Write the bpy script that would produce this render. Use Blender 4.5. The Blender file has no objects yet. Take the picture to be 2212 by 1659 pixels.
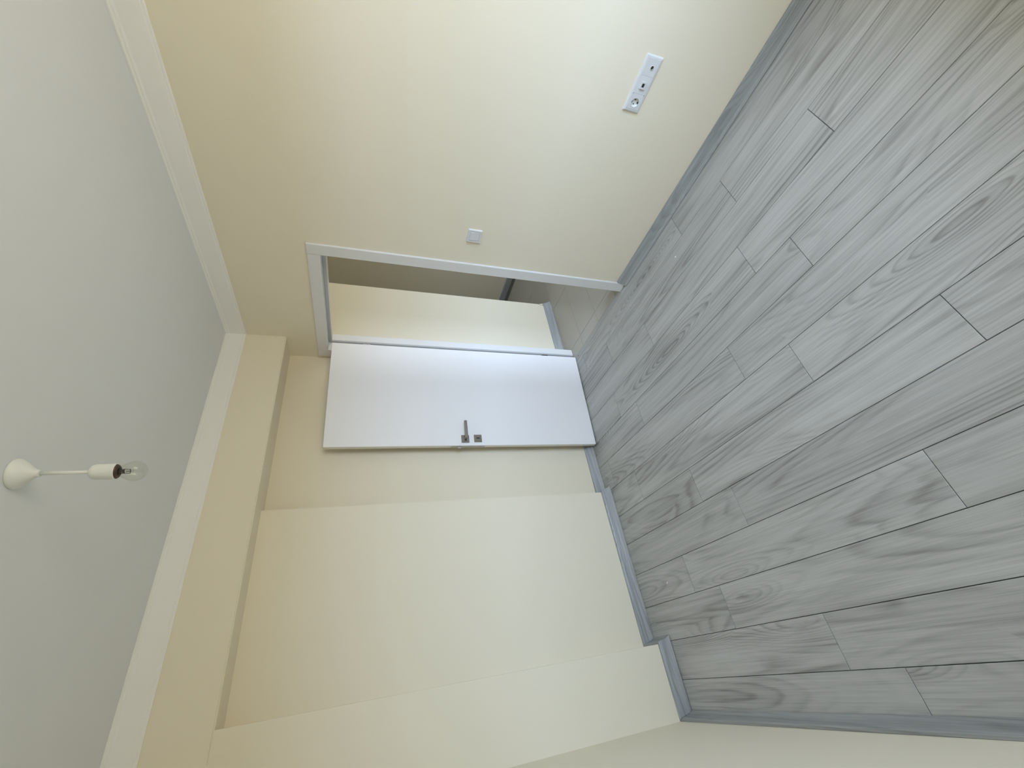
import bpy, bmesh, math, random
from mathutils import Vector, Matrix

# ---------------------------------------------------------------- camera, light, exposure
S = bpy.context.scene
COL = S.collection
W_PX, H_PX = 2212, 1659
CAM = Vector((2.5344, -2.1544, 1.7215))
YAW, PITCH, ROLL, F_PX = 144.3487, -18.6532, -87.8844, 911.39   # the phone was held upright, so the picture lies on its side


def set_camera():
    y, p, r = (math.radians(a) for a in (YAW, PITCH, ROLL))
    fw = Vector((math.cos(y) * math.cos(p), math.sin(y) * math.cos(p), math.sin(p)))
    rt = fw.cross(Vector((0, 0, 1))).normalized()
    up = rt.cross(fw)
    r2 = rt * math.cos(r) + up * math.sin(r)
    u2 = -rt * math.sin(r) + up * math.cos(r)
    cd = bpy.data.cameras.new('camera')
    cd.sensor_fit = 'HORIZONTAL'
    cd.sensor_width = 36.0
    cd.lens = F_PX / W_PX * 36.0
    cd.clip_start = 0.02
    co = bpy.data.objects.new('camera', cd)
    m = Matrix((r2, u2, -fw)).transposed().to_4x4()
    m.translation = CAM
    co.matrix_world = m
    COL.objects.link(co)
    S.camera = co


set_camera()
S.view_settings.view_transform = 'Standard'
S.view_settings.look = 'None'
S.view_settings.gamma = 1.0
S.view_settings.use_curve_mapping = False
S.view_settings.exposure = 0.0
S.cycles.max_bounces = 12
S.cycles.diffuse_bounces = 8

SKY = (0.605, 0.760, 1.00)
SKY_STRENGTH = 23.2
GROUND = (0.255, 0.235, 0.195)


def set_world():
    w = bpy.data.worlds.new('daylight')
    S.world = w
    w.use_nodes = True
    nt = w.node_tree
    nt.nodes.clear()
    out = nt.nodes.new('ShaderNodeOutputWorld')
    bg = nt.nodes.new('ShaderNodeBackground')
    tc = nt.nodes.new('ShaderNodeTexCoord')
    sep = nt.nodes.new('ShaderNodeSeparateXYZ')
    cr = nt.nodes.new('ShaderNodeValToRGB')
    nt.links.new(tc.outputs['Generated'], sep.inputs[0])
    mp = nt.nodes.new('ShaderNodeMapRange')
    mp.inputs['From Min'].default_value = -1
    mp.inputs['From Max'].default_value = 1
    nt.links.new(sep.outputs['Z'], mp.inputs['Value'])
    nt.links.new(mp.outputs[0], cr.inputs[0])
    e = cr.color_ramp.elements
    e[0].position = 0.49
    e[0].color = (*GROUND, 1)
    e[1].position = 0.51
    e[1].color = (*SKY, 1)
    nt.links.new(cr.outputs[0], bg.inputs['Color'])
    bg.inputs['Strength'].default_value = SKY_STRENGTH
    nt.links.new(bg.outputs[0], out.inputs[0])


set_world()

XF = 3.20                                   # the window wall behind the camera
WIN = (-1.50, -0.42, 0.78, 2.25)            # room window: y0 y1 z0 z1
HALLWIN = (0.45, 1.45, 0.7, 2.0)


def portal(name, y0, y1, z0, z1):           # guides the daylight sampling through the opening; gives no light itself
    ld = bpy.data.lights.new(name, 'AREA')
    ld.shape = 'RECTANGLE'
    ld.size = z1 - z0
    ld.size_y = y1 - y0
    ld.cycles.is_portal = True
    lo = bpy.data.objects.new(name, ld)
    lo.location = (XF + 0.1, (y0 + y1) / 2, (z0 + z1) / 2)
    lo.rotation_euler = (0, math.pi / 2, 0)
    COL.objects.link(lo)


portal('window_daylight', *WIN)
portal('hall_window_daylight', *HALLWIN)

# ---------------------------------------------------------------- materials


def new_mat(name):
    m = bpy.data.materials.new(name)
    m.use_nodes = True
    nt = m.node_tree
    return m, nt, nt.nodes['Principled BSDF']


def N(nt, kind, **kw):
    n = nt.nodes.new(kind)
    for k, v in kw.items():
        setattr(n, k, v)
    return n


def plain(name, col, rough=0.5, metal=0.0, bump=0.0, scale=200.0, spec=0.5, var=0.0):
    m, nt, b = new_mat(name)
    b.inputs['Base Color'].default_value = (*col, 1)
    b.inputs['Roughness'].default_value = rough
    b.inputs['Metallic'].default_value = metal
    b.inputs['Specular IOR Level'].default_value = spec
    if bump or var:
        tc = N(nt, 'ShaderNodeTexCoord')
        no = N(nt, 'ShaderNodeTexNoise')
        no.inputs['Scale'].default_value = scale
        no.inputs['Detail'].default_value = 3
        nt.links.new(tc.outputs['Object'], no.inputs['Vector'])
        if bump:
            bp = N(nt, 'ShaderNodeBump')
            bp.inputs['Strength'].default_value = bump
            bp.inputs['Distance'].default_value = 0.001
            nt.links.new(no.outputs['Fac'], bp.inputs['Height'])
            nt.links.new(bp.outputs[0], b.inputs['Normal'])
        if var:
            n2 = N(nt, 'ShaderNodeTexNoise')
            n2.inputs['Scale'].default_value = 1.6
            n2.inputs['Detail'].default_value = 2
            nt.links.new(tc.outputs['Object'], n2.inputs['Vector'])
            mx = N(nt, 'ShaderNodeMix', data_type='RGBA')
            nt.links.new(n2.outputs['Fac'], mx.inputs['Factor'])
            mx.inputs['A'].default_value = (*[c * (1 - var) for c in col], 1)
            mx.inputs['B'].default_value = (*[c * (1 + var) for c in col], 1)
            nt.links.new(mx.outputs['Result'], b.inputs['Base Color'])
    return m


def math_node(nt, op, a, b=None, clamp=False):
    n = N(nt, 'ShaderNodeMath', operation=op, use_clamp=clamp)
    for i, v in enumerate((a, b)):
        if v is None:
            continue
        if isinstance(v, (int, float)):
            n.inputs[i].default_value = v
        else:
            nt.links.new(v, n.inputs[i])
    return n.outputs[0]


def stretched(nt, vec, sx, sy, sz, off=None):
    mp = N(nt, 'ShaderNodeVectorMath', operation='MULTIPLY')
    nt.links.new(vec, mp.inputs[0])
    mp.inputs[1].default_value = (sx, sy, sz)
    if off is None:
        return mp.outputs[0]
    ad = N(nt, 'ShaderNodeVectorMath', operation='ADD')
    nt.links.new(mp.outputs[0], ad.inputs[0])
    nt.links.new(off, ad.inputs[1])
    return ad.outputs[0]


def noise(nt, vec, scale=1.0, detail=2.0, rough=0.5, dist=0.0):
    n = N(nt, 'ShaderNodeTexNoise')
    nt.links.new(vec, n.inputs['Vector'])
    n.inputs['Scale'].default_value = scale
    n.inputs['Detail'].default_value = detail
    n.inputs['Roughness'].default_value = rough
    n.inputs['Distortion'].default_value = dist
    return n.outputs['Fac']


def ramp(nt, fac, stops):
    cr = N(nt, 'ShaderNodeValToRGB')
    el = cr.color_ramp.elements
    while len(el) < len(stops):
        el.new(0.5)
    for e, (p, v) in zip(el, stops):
        e.position = p
        e.color = (*v, 1) if isinstance(v, tuple) else (v, v, v, 1)
    nt.links.new(fac, cr.inputs[0])
    return cr.outputs[0]


def oak(name, light, mid, dark, axis='x', rough=0.42, grain=1.0, knots=True, fine=1.0):
    """Grey oak decor: closed arches of growth rings, fine pores along the board, a few knots; grain runs along the local axis."""
    m, nt, b = new_mat(name)
    tc = N(nt, 'ShaderNodeTexCoord')
    info = N(nt, 'ShaderNodeObjectInfo')
    vec = tc.outputs['Object']
    if axis == 'y':
        sp = N(nt, 'ShaderNodeSeparateXYZ')
        nt.links.new(vec, sp.inputs[0])
        cb = N(nt, 'ShaderNodeCombineXYZ')
        nt.links.new(sp.outputs['Y'], cb.inputs[0])
        nt.links.new(sp.outputs['X'], cb.inputs[1])
        nt.links.new(sp.outputs['Z'], cb.inputs[2])
        vec = cb.outputs[0]
    if fine != 1.0:
        vec = stretched(nt, vec, 1.0, fine, fine)
    off = N(nt, 'ShaderNodeVectorMath', operation='SCALE')
    off.inputs[0].default_value = (137.0, 59.0, 83.0)
    nt.links.new(info.outputs['Random'], off.inputs['Scale'])
    o = off.outputs[0]
    # knots: soft cells stretched along the board; the rings close round them
    vo = N(nt, 'ShaderNodeTexVoronoi')
    nt.links.new(stretched(nt, vec, 1.05, 5.1, 0.0, o), vo.inputs['Vector'])
    vo.inputs['Scale'].default_value = 1.0
    vo.inputs['Randomness'].default_value = 0.85
    spc = N(nt, 'ShaderNodeSeparateColor')
    nt.links.new(vo.outputs['Color'], spc.inputs[0])
    sel = ramp(nt, spc.outputs['Red'], [(0.25, 0.0), (0.45, 1.0)])
    dist = vo.outputs['Distance']
    hump = math_node(nt, 'MULTIPLY', ramp(nt, dist, [(0.0, 1.0), (0.12, 0.78), (0.30, 0.30), (0.55, 0.0)]), sel)
    # growth rings: level lines of a slow stretched noise lifted at the knots
    warp = noise(nt, stretched(nt, vec, 3.0, 26, 5, o), 1.0, 2, 0.5)
    slow = noise(nt, stretched(nt, vec, 0.42, 4.6, 2, o), 1.0, 0.3, 0.4)
    lvl = math_node(nt, 'ADD', math_node(nt, 'MULTIPLY', slow, 21.0), math_node(nt, 'MULTIPLY', warp, 0.6))
    lvl = math_node(nt, 'ADD', lvl, math_node(nt, 'MULTIPLY', hump, 10.0))
    saw = math_node(nt, 'FRACT', lvl)
    ring = ramp(nt, saw, [(0.0, 0.75), (0.10, 0.95), (0.30, 0.35), (0.60, 0.0), (0.88, 0.10), (1.0, 0.75)])
    where = ramp(nt, noise(nt, stretched(nt, vec, 1.2, 8, 2, o), 1.0, 1, 0.5), [(0.34, 0.10), (0.64, 1.0)])
    where = math_node(nt, 'MAXIMUM', where, math_node(nt, 'MULTIPLY', hump, 1.3), clamp=True)
    ring = math_node(nt, 'MULTIPLY', ring, where)
    # pores and streaks along the board
    pores = noise(nt, stretched(nt, vec, 6, 420, 9, o), 1.0, 3, 0.7)
    streak = noise(nt, stretched(nt, vec, 0.8, 48, 3, o), 1.0, 3, 0.65)
    fibre = noise(nt, stretched(nt, vec, 2.6, 150, 5, o), 1.0, 2, 0.6)
    cloud = noise(nt, stretched(nt, vec, 1.5, 11, 2, o), 1.0, 3, 0.6)
    f = math_node(nt, 'MULTIPLY', ring, 0.40 * grain)
    f = math_node(nt, 'ADD', f, math_node(nt, 'MULTIPLY', ramp(nt, streak, [(0.35, 0.0), (0.7, 1.0)]), 0.24 * grain))
    f = math_node(nt, 'ADD', f, math_node(nt, 'MULTIPLY', ramp(nt, pores, [(0.35, 0.0), (0.75, 1.0)]), 0.26 * grain))
    f = math_node(nt, 'ADD', f, math_node(nt, 'MULTIPLY', ramp(nt, cloud, [(0.42, 0.0), (0.72, 1.0)]), 0.24))
    f = math_node(nt, 'ADD', f, math_node(nt, 'MULTIPLY', ramp(nt, fibre, [(0.32, 0.0), (0.70, 1.0)]), 0.22 * grain))
    f = math_node(nt, 'SUBTRACT', f, 0.07)
    if knots:
        frag = noise(nt, stretched(nt, vec, 14, 70, 9, o), 1.0, 3, 0.6)
        k = ramp(nt, dist, [(0.0, 1.0), (0.06, 0.8), (0.16, 0.24), (0.32, 0.0)])
        k = math_node(nt, 'MULTIPLY', math_node(nt, 'MULTIPLY', k, sel), ramp(nt, frag, [(0.32, 0.25), (0.6, 1.0)]))
        f = math_node(nt, 'ADD', f, math_node(nt, 'MULTIPLY', k, 0.68))
    col = ramp(nt, f, [(0.05, light), (0.42, mid), (1.0, dark)])
    # board to board tone
    hv = N(nt, 'ShaderNodeHueSaturation')
    nt.links.new(col, hv.inputs['Color'])
    val = N(nt, 'ShaderNodeMapRange')
    nt.links.new(info.outputs['Random'], val.inputs['Value'])
    val.inputs['To Min'].default_value = 0.94
    val.inputs['To Max'].default_value = 1.05
    nt.links.new(val.outputs[0], hv.inputs['Value'])
    nt.links.new(hv.outputs[0], b.inputs['Base Color'])
    b.inputs['Roughness'].default_value = rough
    b.inputs['Specular IOR Level'].default_value = 0.4
    bp = N(nt, 'ShaderNodeBump')
    bp.inputs['Strength'].default_value = 0.12
    bp.inputs['Distance'].default_value = 0.0006
    nt.links.new(pores, bp.inputs['Height'])
    nt.links.new(bp.outputs[0], b.inputs['Normal'])
    return m


M = {}
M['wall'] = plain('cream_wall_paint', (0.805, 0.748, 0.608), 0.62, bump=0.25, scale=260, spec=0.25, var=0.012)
M['wall_darker'] = plain('darker_cream_wall_paint', (0.775, 0.710, 0.567), 0.62, bump=0.25, scale=260, spec=0.25, var=0.012)
M['ceiling'] = plain('white_ceiling_paint', (0.735, 0.755, 0.770), 0.75, bump=0.2, scale=220, spec=0.2)
M['cornice'] = plain('white_cornice_paint', (0.85, 0.85, 0.83), 0.6, bump=0.3, scale=150, spec=0.3)
M['oak'] = oak('grey_oak_laminate', (0.505, 0.514, 0.512), (0.395, 0.400, 0.396), (0.190, 0.188, 0.180))
M['skirt_x_shade'] = oak('grey_skirting_foil_x_shade', (0.385, 0.400, 0.404), (0.295, 0.306, 0.310), (0.165, 0.171, 0.174), 'x', 0.38, 1.0, False, 2.6)  # darker copy of the foil: shade on runs turned from the window, in colour
M['skirt_y_lit'] = oak('grey_skirting_foil_y_lit', (0.445, 0.463, 0.470), (0.345, 0.358, 0.364), (0.190, 0.197, 0.200), 'y', 0.38, 1.0, False, 2.6)  # same foil, coloured lighter for the runs lit face-on by the window
M['underlay'] = plain('dark_underlay', (0.035, 0.033, 0.03), 0.9)
M['door_white'] = plain('white_door_foil', (0.83, 0.82, 0.83), 0.38, bump=0.10, scale=420, spec=0.4)
M['frame_white'] = plain('white_frame_foil', (0.73, 0.725, 0.72), 0.28, spec=0.4)
M['seal'] = plain('grey_rubber_seal', (0.46, 0.465, 0.47), 0.6)
M['edge'] = plain('white_edge_band', (0.78, 0.76, 0.70), 0.45)
M['nickel'] = plain('satin_nickel', (0.26, 0.236, 0.205), 0.36, 1.0, bump=0.1, scale=900)
M['dark_metal'] = plain('dark_metal', (0.05, 0.045, 0.04), 0.45, 0.7)
M['black'] = plain('black_recess', (0.012, 0.011, 0.012), 0.6)
M['steel'] = plain('lock_steel', (0.42, 0.40, 0.37), 0.35, 1.0)
M['plastic'] = plain('white_plastic', (0.69, 0.70, 0.715), 0.28, spec=0.5)
M['plastic_in'] = plain('white_socket_well', (0.76, 0.77, 0.76), 0.35)
M['lamp_white'] = plain('white_lamp_plastic', (0.76, 0.775, 0.75), 0.35)
M['brown'] = plain('brown_lamp_collar', (0.075, 0.045, 0.035), 0.4, 0.3)
M['tile'] = plain('greige_hall_tile', (0.40, 0.385, 0.345), 0.32, bump=0.05, scale=60, var=0.05)
M['grout'] = plain('brown_grout', (0.13, 0.12, 0.105), 0.9)
M['strip'] = plain('grey_threshold_strip', (0.36, 0.365, 0.36), 0.4)
M['flake'] = plain('white_paint_flake', (0.92, 0.92, 0.90), 0.6)


def thin_glass(name, tint=(1, 1, 1)):
    m = bpy.data.materials.new(name)
    m.use_nodes = True
    nt = m.node_tree
    nt.nodes.clear()
    out = nt.nodes.new('ShaderNodeOutputMaterial')
    tr = nt.nodes.new('ShaderNodeBsdfTransparent')
    gl = nt.nodes.new('ShaderNodeBsdfGlossy')
    tr.inputs[0].default_value = (*tint, 1)
    gl.inputs['Roughness'].default_value = 0.02
    lw = nt.nodes.new('ShaderNodeLayerWeight')
    lw.inputs['Blend'].default_value = 0.5
    pw = nt.nodes.new('ShaderNodeMath')
    pw.operation = 'POWER'
    pw.inputs[1].default_value = 3.5
    nt.links.new(lw.outputs['Facing'], pw.inputs[0])
    ma = nt.nodes.new('ShaderNodeMath')
    ma.operation = 'MULTIPLY_ADD'
    ma.inputs[1].default_value = 0.45
    ma.inputs[2].default_value = 0.045
    nt.links.new(pw.outputs[0], ma.inputs[0])
    mx = nt.nodes.new('ShaderNodeMixShader')
    nt.links.new(ma.outputs[0], mx.inputs[0])
    nt.links.new(tr.outputs[0], mx.inputs[1])
    nt.links.new(gl.outputs[0], mx.inputs[2])
    nt.links.new(mx.outputs[0], out.inputs[0])
    return m


M['glass'] = thin_glass('clear_bulb_glass', (0.94, 0.95, 0.92))

# ---------------------------------------------------------------- mesh helpers


def link(name, bm, mat, parent=None, smooth=False, loc=None):
    me = bpy.data.meshes.new(name)
    bmesh.ops.recalc_face_normals(bm, faces=bm.faces)
    bm.to_mesh(me)
    bm.free()
    for mm in (mat if isinstance(mat, (list, tuple)) else [mat]):
        me.materials.append(mm)
    if smooth:
        for p in me.polygons:
            p.use_smooth = True
    o = bpy.data.objects.new(name, me)
    COL.objects.link(o)
    if parent:
        o.parent = parent
    if loc:
        o.location = loc
    return o


def empty(name, loc=(0, 0, 0), rz=0.0, parent=None):
    o = bpy.data.objects.new(name, None)
    o.empty_display_size = 0.1
    o.location = loc
    o.rotation_euler = (0, 0, rz)
    COL.objects.link(o)
    if parent:
        o.parent = parent
    return o


def tag(o, label, cat=None, kind=None, group=None):
    o['label'] = label
    if cat:
        o['category'] = cat
    if kind:
        o['kind'] = kind
    if group:
        o['group'] = group
    return o


def box(bm, x0, x1, y0, y1, z0, z1, bevel=0.0, seg=2):
    r = bmesh.ops.create_cube(bm, size=1.0)
    for v in r['verts']:
        v.co = Vector(((x0 + x1) / 2 + v.co.x * (x1 - x0), (y0 + y1) / 2 + v.co.y * (y1 - y0), (z0 + z1) / 2 + v.co.z * (z1 - z0)))
    if bevel:
        es = list({e for v in r['verts'] for e in v.link_edges})
        bmesh.ops.bevel(bm, geom=es, offset=bevel, segments=seg, profile=0.5, affect='EDGES')


def boxobj(name, ext, mat, parent=None, bevel=0.0, seg=2):
    bm = bmesh.new()
    box(bm, *ext, bevel=bevel, seg=seg)
    return link(name, bm, mat, parent)


def prism(bm, poly, z0, z1):
    lo = [bm.verts.new((x, y, z0)) for x, y in poly]
    hi = [bm.verts.new((x, y, z1)) for x, y in poly]
    n = len(poly)
    bm.faces.new(lo[::-1])
    bm.faces.new(hi)
    for i in range(n):
        bm.faces.new((lo[i], lo[(i + 1) % n], hi[(i + 1) % n], hi[i]))


def sweep(bm, prof, ends):
    """prof: list of (out, up); ends: two functions giving the 3-D point of a profile point, so mitres are exact."""
    a = [bm.verts.new(ends[0](o, u)) for o, u in prof]
    b = [bm.verts.new(ends[1](o, u)) for o, u in prof]
    n = len(prof)
    for i in range(n):
        bm.faces.new((a[i], a[(i + 1) % n], b[(i + 1) % n], b[i]))
    bm.faces.new(a[::-1])
    bm.faces.new(b)


def lathe(bm, prof, seg=32, centre=(0, 0), cap=True):
    rings = []
    for r, z in prof:
        rings.append([bm.verts.new((centre[0] + r * math.cos(2 * math.pi * i / seg), centre[1] + r * math.sin(2 * math.pi * i / seg), z)) for i in range(seg)])
    for a, b in zip(rings, rings[1:]):
        for i in range(seg):
            bm.faces.new((a[i], a[(i + 1) % seg], b[(i + 1) % seg], b[i]))
    if cap:
        if prof[0][0] > 1e-5:
            bm.faces.new(rings[0])
        if prof[-1][0] > 1e-5:
            bm.faces.new(rings[-1])


def cyl(bm, p, q, r, seg=16):
    p, q = Vector(p), Vector(q)
    d = (q - p).normalized()
    s = d.orthogonal().normalized()
    t = d.cross(s)
    a = [bm.verts.new(p + r * (s * math.cos(2 * math.pi * i / seg) + t * math.sin(2 * math.pi * i / seg))) for i in range(seg)]
    b = [bm.verts.new(q + r * (s * math.cos(2 * math.pi * i / seg) + t * math.sin(2 * math.pi * i / seg))) for i in range(seg)]
    for i in range(seg):
        bm.faces.new((a[i], a[(i + 1) % seg], b[(i + 1) % seg], b[i]))
    bm.faces.new(a[::-1])
    bm.faces.new(b)


# ---------------------------------------------------------------- measures (metres; the beam meets the door wall at x = y = 0)
H = 2.639
ZB = 2.2845                                  # underside of the beam
Y2, Y3, YW = -1.1868, -2.1717, -2.5317       # pilaster steps of the left wall and the back wall
SEC = [(-0.2106, -0.2290), (-0.1523, -0.1671), (-0.002, -0.011)]     # x of the three wall bays, at their two ends
BT, BH = 0.038, 0.066                        # skirting
TW = 0.122                                   # door wall thickness
XA, XB, ZC, CW, CT = -0.1005, 0.7629, 2.0918, 0.0724, 0.0165         # door casing

# ---------------------------------------------------------------- shell
bm = bmesh.new()
box(bm, -0.5, XA - 0.03, 0, TW, 0, H)
box(bm, XB + 0.03, XF + 0.2, 0, TW, 0, H)
box(bm, XA - 0.03, XB + 0.03, 0, TW, ZC - CW + 0.03, H)
tag(link('wall_right', bm, M['wall']), 'cream painted wall with the doorway, light switch and socket panel', kind='structure')

bm = bmesh.new()
prism(bm, [(-0.5, 0), (SEC[0][0], 0), (SEC[0][1], Y2), (SEC[1][0], Y2), (SEC[1][1], Y3), (SEC[2][0], Y3), (SEC[2][1], YW), (-0.5, YW)][::-1], -0.01, ZB)
for f in bm.faces:                           # the deep bay behind the door gets a slightly darker cream
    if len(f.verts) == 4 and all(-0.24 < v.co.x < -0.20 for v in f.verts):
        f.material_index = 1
wl = tag(link('wall_left', bm, [M['wall'], M['wall_darker']]), 'cream wall stepped in three shallow bays behind the open door', kind='structure')
bm = bmesh.new()
box(bm, -0.5, 0, YW, 0, ZB, H)
es = [e for e in bm.edges if all(abs(v.co.x) < 1e-4 and abs(v.co.z - ZB) < 1e-4 for v in e.verts)]
bmesh.ops.bevel(bm, geom=es, offset=0.006, segments=3, affect='EDGES')
tag(link('beam', bm, M['wall'], wl), 'cream beam boxed out along the top of the wall')

bm = bmesh.new()
prism(bm, [(-0.5, YW - 0.15), (-0.5, YW), (0, YW), (XF + 0.2, YW + 0.0075 * XF), (XF + 0.2, YW - 0.15)][::-1], -0.01, H)
tag(link('wall_back', bm, M['wall']), 'plain cream wall with a grey skirting and no opening', kind='structure')

bm = bmesh.new()
y0, y1, z0, z1 = WIN
box(bm, XF, XF + 0.2, YW - 0.15, y0, -0.01, H)
box(bm, XF, XF + 0.2, y1, 0, -0.01, H)
box(bm, XF, XF + 0.2, y0, y1, -0.01, z0)
box(bm, XF, XF + 0.2, y0, y1, z1, H)
tag(link('wall_front', bm, M['wall']), 'cream wall with the window opening that lights the room', kind='structure')
bm = bmesh.new()
for a in (y0, (y0 + y1) / 2 - 0.03, y1 - 0.06):
    box(bm, XF + 0.08, XF + 0.14, a, a + 0.06, z0, z1)
for a in (z0, z1 - 0.06):
    box(bm, XF + 0.081, XF + 0.139, y0, y1, a, a + 0.06)
tag(link('window_1', bm, M['frame_white']), 'white window frame in the wall facing the door', kind='structure')

boxobj('ceiling', (-0.5, XF + 0.2, YW - 0.15, 0.1, H, H + 0.1), M['ceiling'])
tag(bpy.data.objects['ceiling'], 'white painted ceiling over the room', kind='structure')

# unseen overhang slab, added to shade the steep part of the sky
boxobj('added_shade_slab', (XF + 0.2, XF + 1.25, -4.2, 3.2, 2.42, 2.60), M['ceiling'])
tag(bpy.data.objects['added_shade_slab'], 'white unseen slab added outside over the window to shade the sky', kind='structure')

# floor: a dark bed with every laminate board its own part
fl = tag(boxobj('floor', (-0.5, XF + 0.2, YW - 0.15, 0.0, -0.06, -0.0085), M['underlay']), 'grey oak laminate floor laid in long staggered boards', kind='structure')
PW, PY, PL = 0.1959, -2.3617, 1.3325
RO = [0.0058, -0.0009, -0.0024, -0.0034, -0.0020, -0.0038, 0.0015, 0.0070, -0.0021, 0, 0, 0]
LINES = [YW + 0.004] + [PY + k * PW + RO[k] for k in range(12)] + [-0.012]
LINES[12] = PY + 11 * PW
JOINT = [1.279, 1.079, 0.588, 0.393, 0.928, 0.710, 0.224, -0.040, 0.488, 0.284, 0.844, 0.407, 0.065]
random.seed(4)
GAP = 0.0011
for r in range(13):
    ya, yb = LINES[r] + GAP, LINES[r + 1] - GAP
    if r == 12:
        yb = -0.0125
    yc = (ya + yb) / 2
    xs = 0.006 if yc < Y3 + 0.0 or r <= 1 else (-0.140 if yc < Y2 else -0.200)
    j = JOINT[r]
    while j > xs:
        j -= PL
    cuts = []
    while j < XF:
        cuts.append(j)
        j += PL
    cuts.append(XF)
    for a, b in zip(cuts, cuts[1:]):
        a2, b2 = max(a, xs) + GAP, min(b, XF) - GAP
        if b2 - a2 < 0.01:
            continue
        cx = (a + b) / 2
        bm = bmesh.new()
        box(bm, a2 - cx, b2 - cx, ya - yc, yb - yc, -0.008, 0.0)
        top = [e for e in bm.edges if all(v.co.z > -1e-4 for v in e.verts)]
        bmesh.ops.bevel(bm, geom=top, offset=0.0011, segments=1, affect='EDGES')
        link('floor_board', bm, M['oak'], fl, loc=(cx, yc, random.uniform(-0.0001, 0.0001)))

# ---------------------------------------------------------------- hall behind the doorway
YH = 2.035
boxobj('floor_hall', (-3.0, XF + 0.2, 0.0, YH + 0.15, -0.06, -0.004), M['grout'])
fh = tag(bpy.data.objects['floor_hall'], 'greige tiled hall floor seen through the doorway', kind='structure')
TX, TY = 0.2925, 0.598
for ix in range(-5, 4):
    for iy in range(0, 4):
        xa, ya = 0.115 + ix * TX, (0.125 + (iy - 1) * TY)
        x0, x1, yy0, yy1 = xa + 0.0013, xa + TX - 0.0013, max(ya, 0.014) + 0.0013, min(ya + TY, YH) - 0.0013
        if yy1 - yy0 < 0.02 or (x1 < -0.24 and yy1 < 0.9):
            continue
        bm = bmesh.new()
        cx, cy = (x0 + x1) / 2, (yy0 + yy1) / 2
        box(bm, x0 - cx, x1 - cx, yy0 - cy, yy1 - cy, -0.006, 0.0)
        top = [e for e in bm.edges if all(v.co.z > -1e-4 for v in e.verts)]
        bmesh.ops.bevel(bm, geom=top, offset=0.001, segments=1, affect='EDGES')
        link('floor_tile', bm, M['tile'], fh, loc=(cx, cy, random.uniform(-0.0002, 0.0002)))
boxobj('wall_hall_side', (-3.0, -0.235, TW, 0.845, -0.01, H), M['wall'])
tag(bpy.data.objects['wall_hall_side'], 'bright cream hall wall just beyond the door jamb', kind='structure')
boxobj('wall_hall_end', (-3.0, XF + 0.2, YH, YH + 0.12, -0.01, H), M['wall'])
tag(bpy.data.objects['wall_hall_end'], 'dim cream wall at the far side of the hall', kind='structure')
bm = bmesh.new()
y0, y1, z0, z1 = HALLWIN
box(bm, XF, XF + 0.2, TW, y0, -0.01, H)
box(bm, XF, XF + 0.2, y1, YH, -0.01, H)
box(bm, XF, XF + 0.2, y0, y1, -0.01, z0)
box(bm, XF, XF + 0.2, y0, y1, z1, H)
box(bm, -3.1, -3.0, 0.845, YH, -0.01, H)
tag(link('wall_hall_front', bm, M['wall']), 'cream hall wall with the opening that lights the hall', kind='structure')
boxobj('ceiling_hall', (-3.1, XF + 0.2, 0.1, YH + 0.15, H, H + 0.1), M['ceiling'])
tag(bpy.data.objects['ceiling_hall'], 'white ceiling over the hall', kind='structure')

# ---------------------------------------------------------------- skirting boards
PROF = [(0, 0.0012), (0, BH), (0.009, BH), (0.0135, BH - 0.0035), (0.0165, BH - 0.010), (0.0215, 0.030), (0.0265, 0.016), (0.034, 0.007), (BT, 0.004), (BT, 0.0012)]


def skirt(name, p, q, side, m0, m1, mat, parent=None, up=0.0, profile=PROF):
    """p, q: wall line ends (x, y); side: unit normal into the room; m0, m1: mitre slope at each end (along = m*out)."""
    p, q = Vector((*p, 0)), Vector((*q, 0))
    d = (q - p).normalized()
    n = Vector((*side, 0))
    c = (p + q) / 2
    bm = bmesh.new()
    sweep(bm, profile, [lambda o, u: p + d * (m0 * o) + n * o + Vector((0, 0, u + up)) - c,
                        lambda o, u: q + d * (m1 * o) + n * o + Vector((0, 0, u + up)) - c])
    return link(name, bm, mat, parent, loc=c)


skl = tag(empty('baseboard_left', (-0.1, -1.2, 0)), 'grey wood grain skirting following the steps of the left wall', kind='structure')


def rel(o, root):
    o.location = Vector(o.location) - Vector(root.location)
    o.parent = root


for a in (
    skirt('skirting_length', (SEC[0][0], -0.0), (SEC[0][1], Y2), (1, 0), 0, 0, M['skirt_y_lit']),
    skirt('skirting_length', (SEC[1][0], Y2), (SEC[1][1], Y3), (1, 0), -0.95, -1, M['skirt_y_lit']),
    skirt('skirting_length', (SEC[2][0], Y3), (SEC[2][1], YW + 0.0016), (1, 0), -0.95, -1, M['skirt_y_lit'], up=0.0022),
    skirt('skirting_return', (SEC[1][1], Y3), (SEC[2][0] - 0.0015, Y3), (0, 1), 1, 0.86, M['skirt_x_shade']),
    skirt('skirting_return', (SEC[0][1], Y2), (SEC[1][0], Y2), (0, 1), 1, 0.86, M['skirt_x_shade']),
):
    rel(a, skl)
tag(skirt('baseboard_back', (-0.011, YW + 0.0005), (XF, YW + 0.0075 * XF), (0, 1), 1, 0, M['skirt_x_shade']), 'grey wood grain skirting along the plain back wall', kind='structure')
tag(skirt('baseboard_right', (XB + CW + 0.001, 0), (XF, 0), (0, -1), 0, 0, M['skirt_x_shade'], up=0.0012), 'grey wood grain skirting from the door casing along the socket wall', kind='structure')
hall_prof = [(0, 0), (0, 0.07), (0.01, 0.07), (0.014, 0.06), (0.022, 0.03), (0.034, 0.006), (0.034, 0)]
tag(skirt('baseboard_hall', (-0.235, TW), (-0.235, 0.845), (1, 0), 0, 0.6, M['skirt_y_lit'], profile=hall_prof), 'blue grey skirting at the foot of the bright hall wall', kind='structure')
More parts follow.
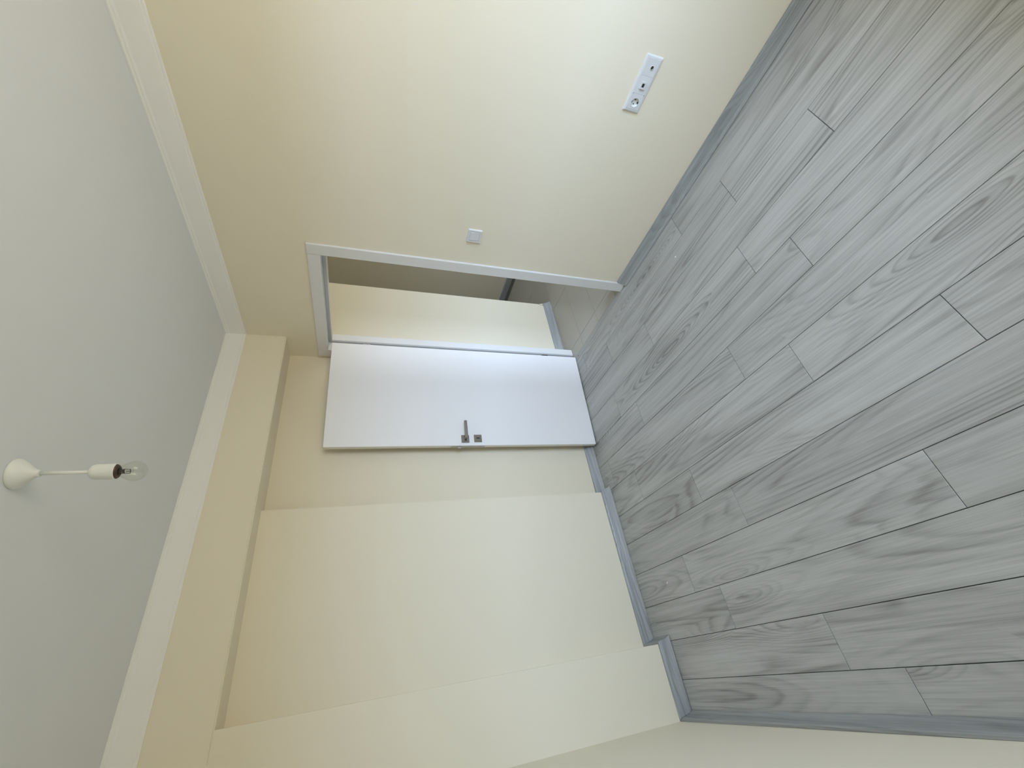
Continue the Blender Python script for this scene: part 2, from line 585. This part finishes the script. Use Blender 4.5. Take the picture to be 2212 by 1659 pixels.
dark_prof = [(0, 0), (0, 0.075), (0.01, 0.075), (0.016, 0.06), (0.024, 0.0)]
tag(skirt('baseboard_hall_end', (-3.0, YH), (XF, YH), (0, -1), 0, 0, M['skirt_x_shade'], profile=dark_prof), 'dark skirting at the foot of the dim hall wall', kind='structure')
# little ridge of filler on the hall wall corner above its skirting
bm = bmesh.new()
lathe(bm, [(0.001, 0.0), (0.011, 0.002), (0.010, 0.02), (0.006, 0.035), (0.001, 0.05)], 10)
fb = link('plaster_lump', bm, M['wall'], bpy.data.objects['wall_hall_side'], smooth=True)
fb.location = (-0.233, 0.840, 0.071)

# ---------------------------------------------------------------- cornice
CH, CO = 0.1107, 0.0303
CPROF = [(0, H - CH), (0.006, H - CH - 0.001), (0.0095, H - CH + 0.004), (0.0095, H - CH + 0.011), (0.0135, H - CH + 0.014), (0.0145, H - CH + 0.020),
         (0.0235, H - 0.024), (0.0250, H - 0.020), (0.0285, H - 0.017), (0.0295, H - 0.009), (0.0345, H - 0.006), (0.0350, H - 0.0005), (0, H - 0.0005)]
cor = tag(empty('trim_2', (0, 0, H)), 'white plaster cornice round the ceiling edge', kind='structure')


def cornice(ends):
    bm = bmesh.new()
    sweep(bm, [(o, u - H) for o, u in CPROF], ends)
    return link('cornice_length', bm, M['cornice'], cor)


cornice([lambda o, u: Vector((o, -o, u)), lambda o, u: Vector((o, YW + o, u))])
cornice([lambda o, u: Vector((o, -o, u)), lambda o, u: Vector((XF - o, -o, u))])
cornice([lambda o, u: Vector((o, YW + o, u)), lambda o, u: Vector((XF - o, YW + 0.0075 * XF + o, u))])

# ---------------------------------------------------------------- door frame
df = tag(empty('trim_1', (0.33, 0.06, 0)), 'white door frame with flat casing around the open doorway', kind='structure')


def fpart(name, ext, mat, bevel=0.0015):
    x, y, z = df.location
    return boxobj(name, (ext[0] - x, ext[1] - x, ext[2] - y, ext[3] - y, ext[4] - z, ext[5] - z), mat, df, bevel)


Z0 = ZC - CW
fpart('casing_upright', (XB, XB + CW, -CT, 0, 0.002, ZC), M['frame_white'], 0.0035)
fpart('casing_upright', (XA - CW, XA, -CT, 0, 0.002, ZC - 0.002), M['frame_white'], 0.002)
fpart('casing_head', (XA + 0.0006, XB - 0.0006, -CT + 0.0008, 0, Z0, ZC - 0.003), M['frame_white'], 0.002)
fpart('jamb', (XB, XB + 0.028, 0.0, TW, 0.002, Z0 + 0.028), M['frame_white'])
fpart('jamb', (XA - 0.028, XA, 0.0, TW, 0.002, Z0 + 0.028), M['frame_white'])
fpart('head_jamb', (XA, XB, 0.0, TW, Z0, Z0 + 0.028), M['frame_white'])
SX = 0.022
fpart('door_stop', (XA, XA + SX, 0.064, TW, 0.002, Z0), M['frame_white'])
fpart('door_stop', (XB - SX, XB, 0.064, TW, 0.002, Z0), M['frame_white'])
fpart('door_stop', (XA + SX, XB - SX, 0.064, TW, Z0 - SX, Z0), M['frame_white'])
fpart('rubber_seal', (XA, XA + SX - 0.002, 0.054, 0.064, 0.002, Z0), M['seal'], 0.002)
fpart('rubber_seal', (XB - SX + 0.002, XB, 0.054, 0.064, 0.002, Z0), M['seal'], 0.002)
fpart('rubber_seal', (XA + SX, XB - SX, 0.054, 0.064, Z0 - SX + 0.002, Z0), M['seal'], 0.002)
for x in ((XB, XB + CW), (XA - CW, XA)):
    fpart('casing_upright', (x[0], x[1], TW, TW + 0.012, 0.002, ZC), M['frame_white'], 0.002)
fpart('casing_head', (XA, XB, TW, TW + 0.012, Z0, ZC), M['frame_white'], 0.002)

bm = bmesh.new()
sweep(bm, [(-0.034, -0.004), (-0.034, 0.001), (-0.028, 0.0035), (0.004, 0.0035), (0.012, 0.0008), (0.012, -0.004)],
      [lambda o, u: Vector((XA + 0.001, o, u)), lambda o, u: Vector((XB - 0.001, o, u))])
th = tag(link('trim_3', bm, M['strip']), 'grey threshold strip across the foot of the doorway', kind='structure')
bm = bmesh.new()
lathe(bm, [(0.0042, 0.0032), (0.0042, 0.0042), (0.002, 0.0046), (0.0005, 0.0046)], 12, (0.004, -0.008))
link('screw', bm, M['dark_metal'], th)

# ---------------------------------------------------------------- door leaf, swung open
U = Vector((-0.0769, -0.8117, 0))
LW = U.length
door = tag(empty('door_1', (-0.0419, 0.0079, 0), math.atan2(U.y, U.x)), 'plain white flush door standing wide open', kind='structure')
LZ0, LZ1, LT = 0.0084, 1.9905, 0.040
leaf = boxobj('door_leaf', (0, LW, -LT, 0, LZ0, LZ1), M['door_white'], door, 0.0018)
boxobj('edge_band', (LW - 0.0004, LW + 0.0008, -LT + 0.003, -0.004, LZ0 + 0.003, LZ1 - 0.003), M['edge'], leaf)

lever = empty('lever_handle', (0.7665, 0, 1.058), 0, door)


def square_rose(parent, name, mat):
    bm = bmesh.new()
    box(bm, -0.0285, 0.0285, 0, 0.006, -0.0285, 0.0285, 0.0018)
    box(bm, -0.021, 0.021, 0.006, 0.0085, -0.021, 0.021, 0.001)
    return link(name, bm, mat, parent)


square_rose(lever, 'rose', M['nickel'])
bm = bmesh.new()
cyl(bm, (0, 0.0085, 0), (0, 0.014, 0), 0.0135, 20)
cyl(bm, (0, 0.014, 0), (0, 0.046, 0), 0.0095, 20)
link('neck', bm, M['nickel'], lever)
bm = bmesh.new()
box(bm, -0.122, 0.012, 0.042, 0.058, -0.0098, 0.0098, 0.003)
link('lever', bm, M['nickel'], lever)
key = empty('key_plate', (0.7637, 0, 0.965), 0, door)
square_rose(key, 'rose', M['nickel'])
bm = bmesh.new()
box(bm, -0.014, 0.014, 0.0085, 0.0105, -0.017, 0.017, 0.001)
link('inner_plate', bm, M['nickel'], key)
bm = bmesh.new()
box(bm, -0.0045, 0.0045, 0.0095, 0.0110, -0.0115, 0.0115)
link('keyhole', bm, M['black'], key)
for z, mat in ((0.3013, M['dark_metal']), (1.752, M['steel'])):
    hg = empty('hinge', (-0.003, -0.001, z), 0, door)
    bm = bmesh.new()
    cyl(bm, (0, 0, -0.027), (0, 0, 0.027), 0.0042, 12)
    link('hinge_knuckle', bm, mat, hg, smooth=False)
    bm = bmesh.new()
    box(bm, -0.004, 0.0022, -0.026, 0.0004, -0.027, 0.027, 0.0005)
    link('hinge_plate', bm, mat, hg)
lk = empty('lock', (LW, -0.02, 1.038), 0, door)
bm = bmesh.new()
box(bm, 0.0008, 0.0022, -0.010, 0.010, -0.122, 0.122, 0.0004)
link('lock_plate', bm, M['steel'], lk)
bm = bmesh.new()
box(bm, 0.0022, 0.0125, -0.007, 0.007, 0.050, 0.076, 0.002)
link('latch_bolt', bm, M['steel'], lk)

# ---------------------------------------------------------------- light switch
sw = tag(empty('light_switch', (1.038, 0, 1.1597)), 'square white light switch with one rocker beside the door casing', 'switch')
bm = bmesh.new()
for e in ((-0.0425, -0.030, -0.0425, 0.0425), (0.030, 0.0425, -0.0425, 0.0425), (-0.030, 0.030, -0.0425, -0.030), (-0.030, 0.030, 0.030, 0.0425)):
    box(bm, e[0], e[1], -0.0105, 0, e[2], e[3])
bmesh.ops.remove_doubles(bm, verts=bm.verts, dist=1e-5)
for v in bm.verts:
    if v.co.y < -0.01:
        if abs(abs(v.co.x) - 0.0425) < 1e-4:
            v.co.x *= 0.94
        if abs(abs(v.co.z) - 0.0425) < 1e-4:
            v.co.z *= 0.94
link('frame', bm, M['plastic'], sw)
bm = bmesh.new()
box(bm, -0.0298, 0.0298, -0.009, 0, -0.0298, 0.0298, 0.0008)
link('inner_frame', bm, M['plastic'], sw)
bm = bmesh.new()
box(bm, -0.0262, 0.0262, -0.0125, -0.0088, -0.0272, 0.0272, 0.0012)
for v in bm.verts:
    if v.co.y < -0.01:
        v.co.y += -0.0022 * (v.co.z / 0.027)
link('rocker', bm, M['plastic'], sw)

# ---------------------------------------------------------------- socket panel
sp = tag(empty('socket_panel', (1.9865, 0, 0.5565)), 'long white three gang socket panel low on the cream wall', 'socket')
PX, PZ, PD = 0.1170, 0.0430, 0.0105
bm = bmesh.new()
ix, iz = 0.1035, 0.0315
outer0 = [(-PX, -PZ), (PX, -PZ), (PX, PZ), (-PX, PZ)]
outer1 = [(-PX + 0.0045, -PZ + 0.004), (PX - 0.0045, -PZ + 0.004), (PX - 0.0045, PZ - 0.004), (-PX + 0.0045, PZ - 0.004)]
inner = [(-ix, -iz), (ix, -iz), (ix, iz), (-ix, iz)]
rings = []
for pts, y in ((outer0, 0.0), (outer0, -0.004), (outer1, -PD + 0.0015), (inner, -PD), (inner, -0.0012)):
    rings.append([bm.verts.new((x, y, z)) for x, z in pts])
for a, b in zip(rings, rings[1:]):
    for i in range(4):
        bm.faces.new((a[i], a[(i + 1) % 4], b[(i + 1) % 4], b[i]))
for i in range(4):
    bm.faces.new((rings[-1][i], rings[-1][(i + 1) % 4], rings[0][(i + 1) % 4], rings[0][i]))
link('frame', bm, M['plastic'], sp)


def insert(name, cx, x0, x1, hole=None):
    """a square cover plate with an optional round hole"""
    bm = bmesh.new()
    hz, y = 0.0311, -PD - 0.0006
    n = 40
    if hole:
        inn, out = [], []
        for i in range(n):
            t = 2 * math.pi * i / n
            c, s = math.cos(t), math.sin(t)
            k = 1 / max((c / (x1 - cx)) if c > 0 else (c / (x0 - cx)), abs(s) / hz)
            inn.append(bm.verts.new((cx + hole * c, y, hole * s)))
            out.append(bm.verts.new((cx + k * c, y, k * s)))
        back = [bm.verts.new((v.co.x, -0.003, v.co.z)) for v in out]
        for i in range(n):
            j = (i + 1) % n
            bm.faces.new((inn[i], inn[j], out[j], out[i]))
            bm.faces.new((out[i], out[j], back[j], back[i]))
    else:
        box(bm, x0, x1, y, -0.003, -hz, hz, 0.0006)
    return link(name, bm, M['plastic'], sp)


# power socket
c0 = -0.0746
c = insert('socket_cover', c0, -0.1031, -0.0376, 0.0195)
bm = bmesh.new()
n = 36
prof = [(0.0208, -PD - 0.0018), (0.0195, -PD - 0.0018), (0.0190, -PD), (0.0184, -0.0014), (0.0, -0.0014)]
rr = []
for r, y in prof[:-1]:
    rr.append([bm.verts.new((c0 + r * math.cos(2 * math.pi * i / n), y, r * math.sin(2 * math.pi * i / n))) for i in range(n)])
for a, b in zip(rr, rr[1:]):
    for i in range(n):
        bm.faces.new((a[i], a[(i + 1) % n], b[(i + 1) % n], b[i]))
bm.faces.new(rr[-1])
well = link('socket_well', bm, M['plastic_in'], sp)
for s in (-1, 1):
    bm = bmesh.new()
    cyl(bm, (c0 + s * 0.0095, -0.0006, 0), (c0 + s * 0.0095, -0.0020, 0), 0.0030, 14)
    link('pin_hole', bm, M['black'], well)
    bm = bmesh.new()
    box(bm, c0 - 0.0035, c0 + 0.0035, -0.0095, -0.0014, s * 0.0165 - 0.002, s * 0.0165 + 0.002, 0.0006)
    link('earth_clip', bm, M['dark_metal'], well)
# data outlet
insert('data_cover', -0.0003, -0.0371, 0.0371)
bm = bmesh.new()
for e in ((-0.0145, -0.0085, -0.0125, 0.0125), (0.0085, 0.0145, -0.0125, 0.0125), (-0.0085, 0.0085, -0.0125, -0.0065), (-0.0085, 0.0085, 0.0075, 0.0125)):
    box(bm, -0.0003 + e[0], -0.0003 + e[1], -PD - 0.0065, -PD, e[2], e[3])
dj = link('data_jack', bm, M['plastic'], sp)
bm = bmesh.new()
box(bm, -0.0003 - 0.0082, -0.0003 + 0.0082, -PD - 0.0022, -PD - 0.0004, -0.0062, 0.0072)
link('jack_opening', bm, M['black'], dj)
# aerial outlet
insert('aerial_cover', 0.0740, 0.0376, 0.1031)
bm = bmesh.new()
bm2 = [(0.0088, -PD), (0.0088, -PD - 0.0035), (0.0070, -PD - 0.0042), (0.0066, -PD - 0.0008)]
rr = []
for r, y in bm2:
    rr.append([bm.verts.new((0.0730 + r * math.cos(2 * math.pi * i / 24), y, -0.004 + r * math.sin(2 * math.pi * i / 24))) for i in range(24)])
for a, b in zip(rr, rr[1:]):
    for i in range(24):
        bm.faces.new((a[i], a[(i + 1) % 24], b[(i + 1) % 24], b[i]))
aj = link('aerial_jack', bm, M['plastic'], sp)
bm = bmesh.new()
cyl(bm, (0.0730, -PD - 0.0006, -0.004), (0.0730, -PD - 0.0020, -0.004), 0.0069, 20)
link('jack_opening', bm, M['black'], aj)
bm = bmesh.new()
cyl(bm, (0.0730, -PD - 0.0019, -0.004), (0.0730, -PD - 0.0036, -0.004), 0.0016, 10)
link('jack_pin', bm, M['steel'], aj)

# ---------------------------------------------------------------- ceiling lamp
lamp = tag(empty('pendant_lamp', (1.111, -1.501, H)), 'small white ceiling lamp holder with a bare clear bulb', 'lamp')
bm = bmesh.new()
lathe(bm, [(0.0405, 0.0), (0.0420, -0.003), (0.0412, -0.008), (0.0350, -0.0165), (0.0260, -0.027), (0.0185, -0.036), (0.0128, -0.043), (0.0102, -0.048), (0.0100, -0.054), (0.0060, -0.054)], 40)
link('canopy', bm, M['lamp_white'], lamp, smooth=True)
bm = bmesh.new()
cyl(bm, (0, 0, -0.050), (0, 0, -0.170), 0.0052, 16)
link('rod', bm, M['lamp_white'], lamp, smooth=True)
bm = bmesh.new()
lathe(bm, [(0.0052, -0.164), (0.0150, -0.166), (0.0200, -0.171), (0.0218, -0.178), (0.0228, -0.222), (0.0230, -0.2265), (0.0212, -0.2265), (0.0205, -0.195), (0.002, -0.195)], 36)
link('lamp_holder', bm, M['lamp_white'], lamp, smooth=True)
bulb = empty('bulb', (0, 0, -0.222), 0, lamp)
bm = bmesh.new()
lathe(bm, [(0.0205, 0.004), (0.0206, -0.004), (0.0190, -0.0075), (0.0160, -0.0095), (0.0130, -0.0100), (0.0125, 0.004)], 30)
link('collar', bm, M['brown'], bulb, smooth=True)
bm = bmesh.new()
gp = [(0.0128, -0.004), (0.0150, -0.012), (0.0190, -0.020), (0.0240, -0.029), (0.0280, -0.038), (0.0293, -0.046)]
for i in range(1, 10):
    t = i / 9 * math.pi / 2
    gp.append((max(0.0293 * math.cos(t), 0.0004), -0.046 - 0.031 * math.sin(t)))
lathe(bm, gp, 40, cap=False)
link('glass_envelope', bm, M['glass'], bulb, smooth=True)
bm = bmesh.new()
lathe(bm, [(0.0035, -0.022), (0.0045, -0.026), (0.0045, -0.040), (0.003, -0.044), (0.0005, -0.046)], 16)
link('halogen_capsule', bm, M['glass'], bulb, smooth=True)
bm = bmesh.new()
for s in (-1, 1):
    cyl(bm, (s * 0.0062, 0, -0.004), (s * 0.0062, 0, -0.036), 0.0009, 8)
    cyl(bm, (s * 0.0062, 0, -0.022), (s * 0.0015, 0, -0.022), 0.0008, 8)
cyl(bm, (-0.0062, 0, -0.036), (0.0062, 0, -0.036), 0.0009, 8)
box(bm, -0.0046, 0.0046, -0.0012, 0.0012, -0.022, -0.017)
cyl(bm, (0, 0, -0.026), (0, 0, -0.038), 0.0011, 8)
link('filament_frame', bm, M['dark_metal'], bulb).rotation_euler = (0, 0, math.radians(52))

# ---------------------------------------------------------------- crumbs left on the floor
bm = bmesh.new()
pts = [(-0.006, -0.003, 0), (0.004, -0.005, 0), (0.006, 0.002, 0.001), (0.001, 0.001, 0.003), (-0.001, 0.006, 0.001), (-0.003, 0.001, 0.002)]
vs = [bm.verts.new((x * 0.9, y * 0.9, z + 0.0006)) for x, y, z in pts]
bm.faces.new(vs)
r = bmesh.ops.extrude_face_region(bm, geom=bm.faces[:])
for v in r['geom']:
    if isinstance(v, bmesh.types.BMVert):
        v.co.z += 0.0018
f1 = tag(link('paint_flake', bm, M['flake'], loc=(1.292, -0.276, 0)), 'white three pointed flake on the grey boards near the door wall', 'flake')
bm = bmesh.new()
vs = [bm.verts.new(p) for p in ((-0.009, -0.002, 0.0004), (0.002, -0.0026, 0.0004), (0.009, 0.0008, 0.001), (0.002, 0.0024, 0.0004), (-0.008, 0.0018, 0.0008))]
bm.faces.new(vs)
r = bmesh.ops.extrude_face_region(bm, geom=bm.faces[:])
for v in r['geom']:
    if isinstance(v, bmesh.types.BMVert):
        v.co.z += 0.0016
f2 = tag(link('paint_flake', bm, M['flake'], loc=(0.184, -1.88, 0)), 'thin white sliver on the grey boards by the stepped wall', 'flake')
f2.rotation_euler = (0, 0, 0.6)
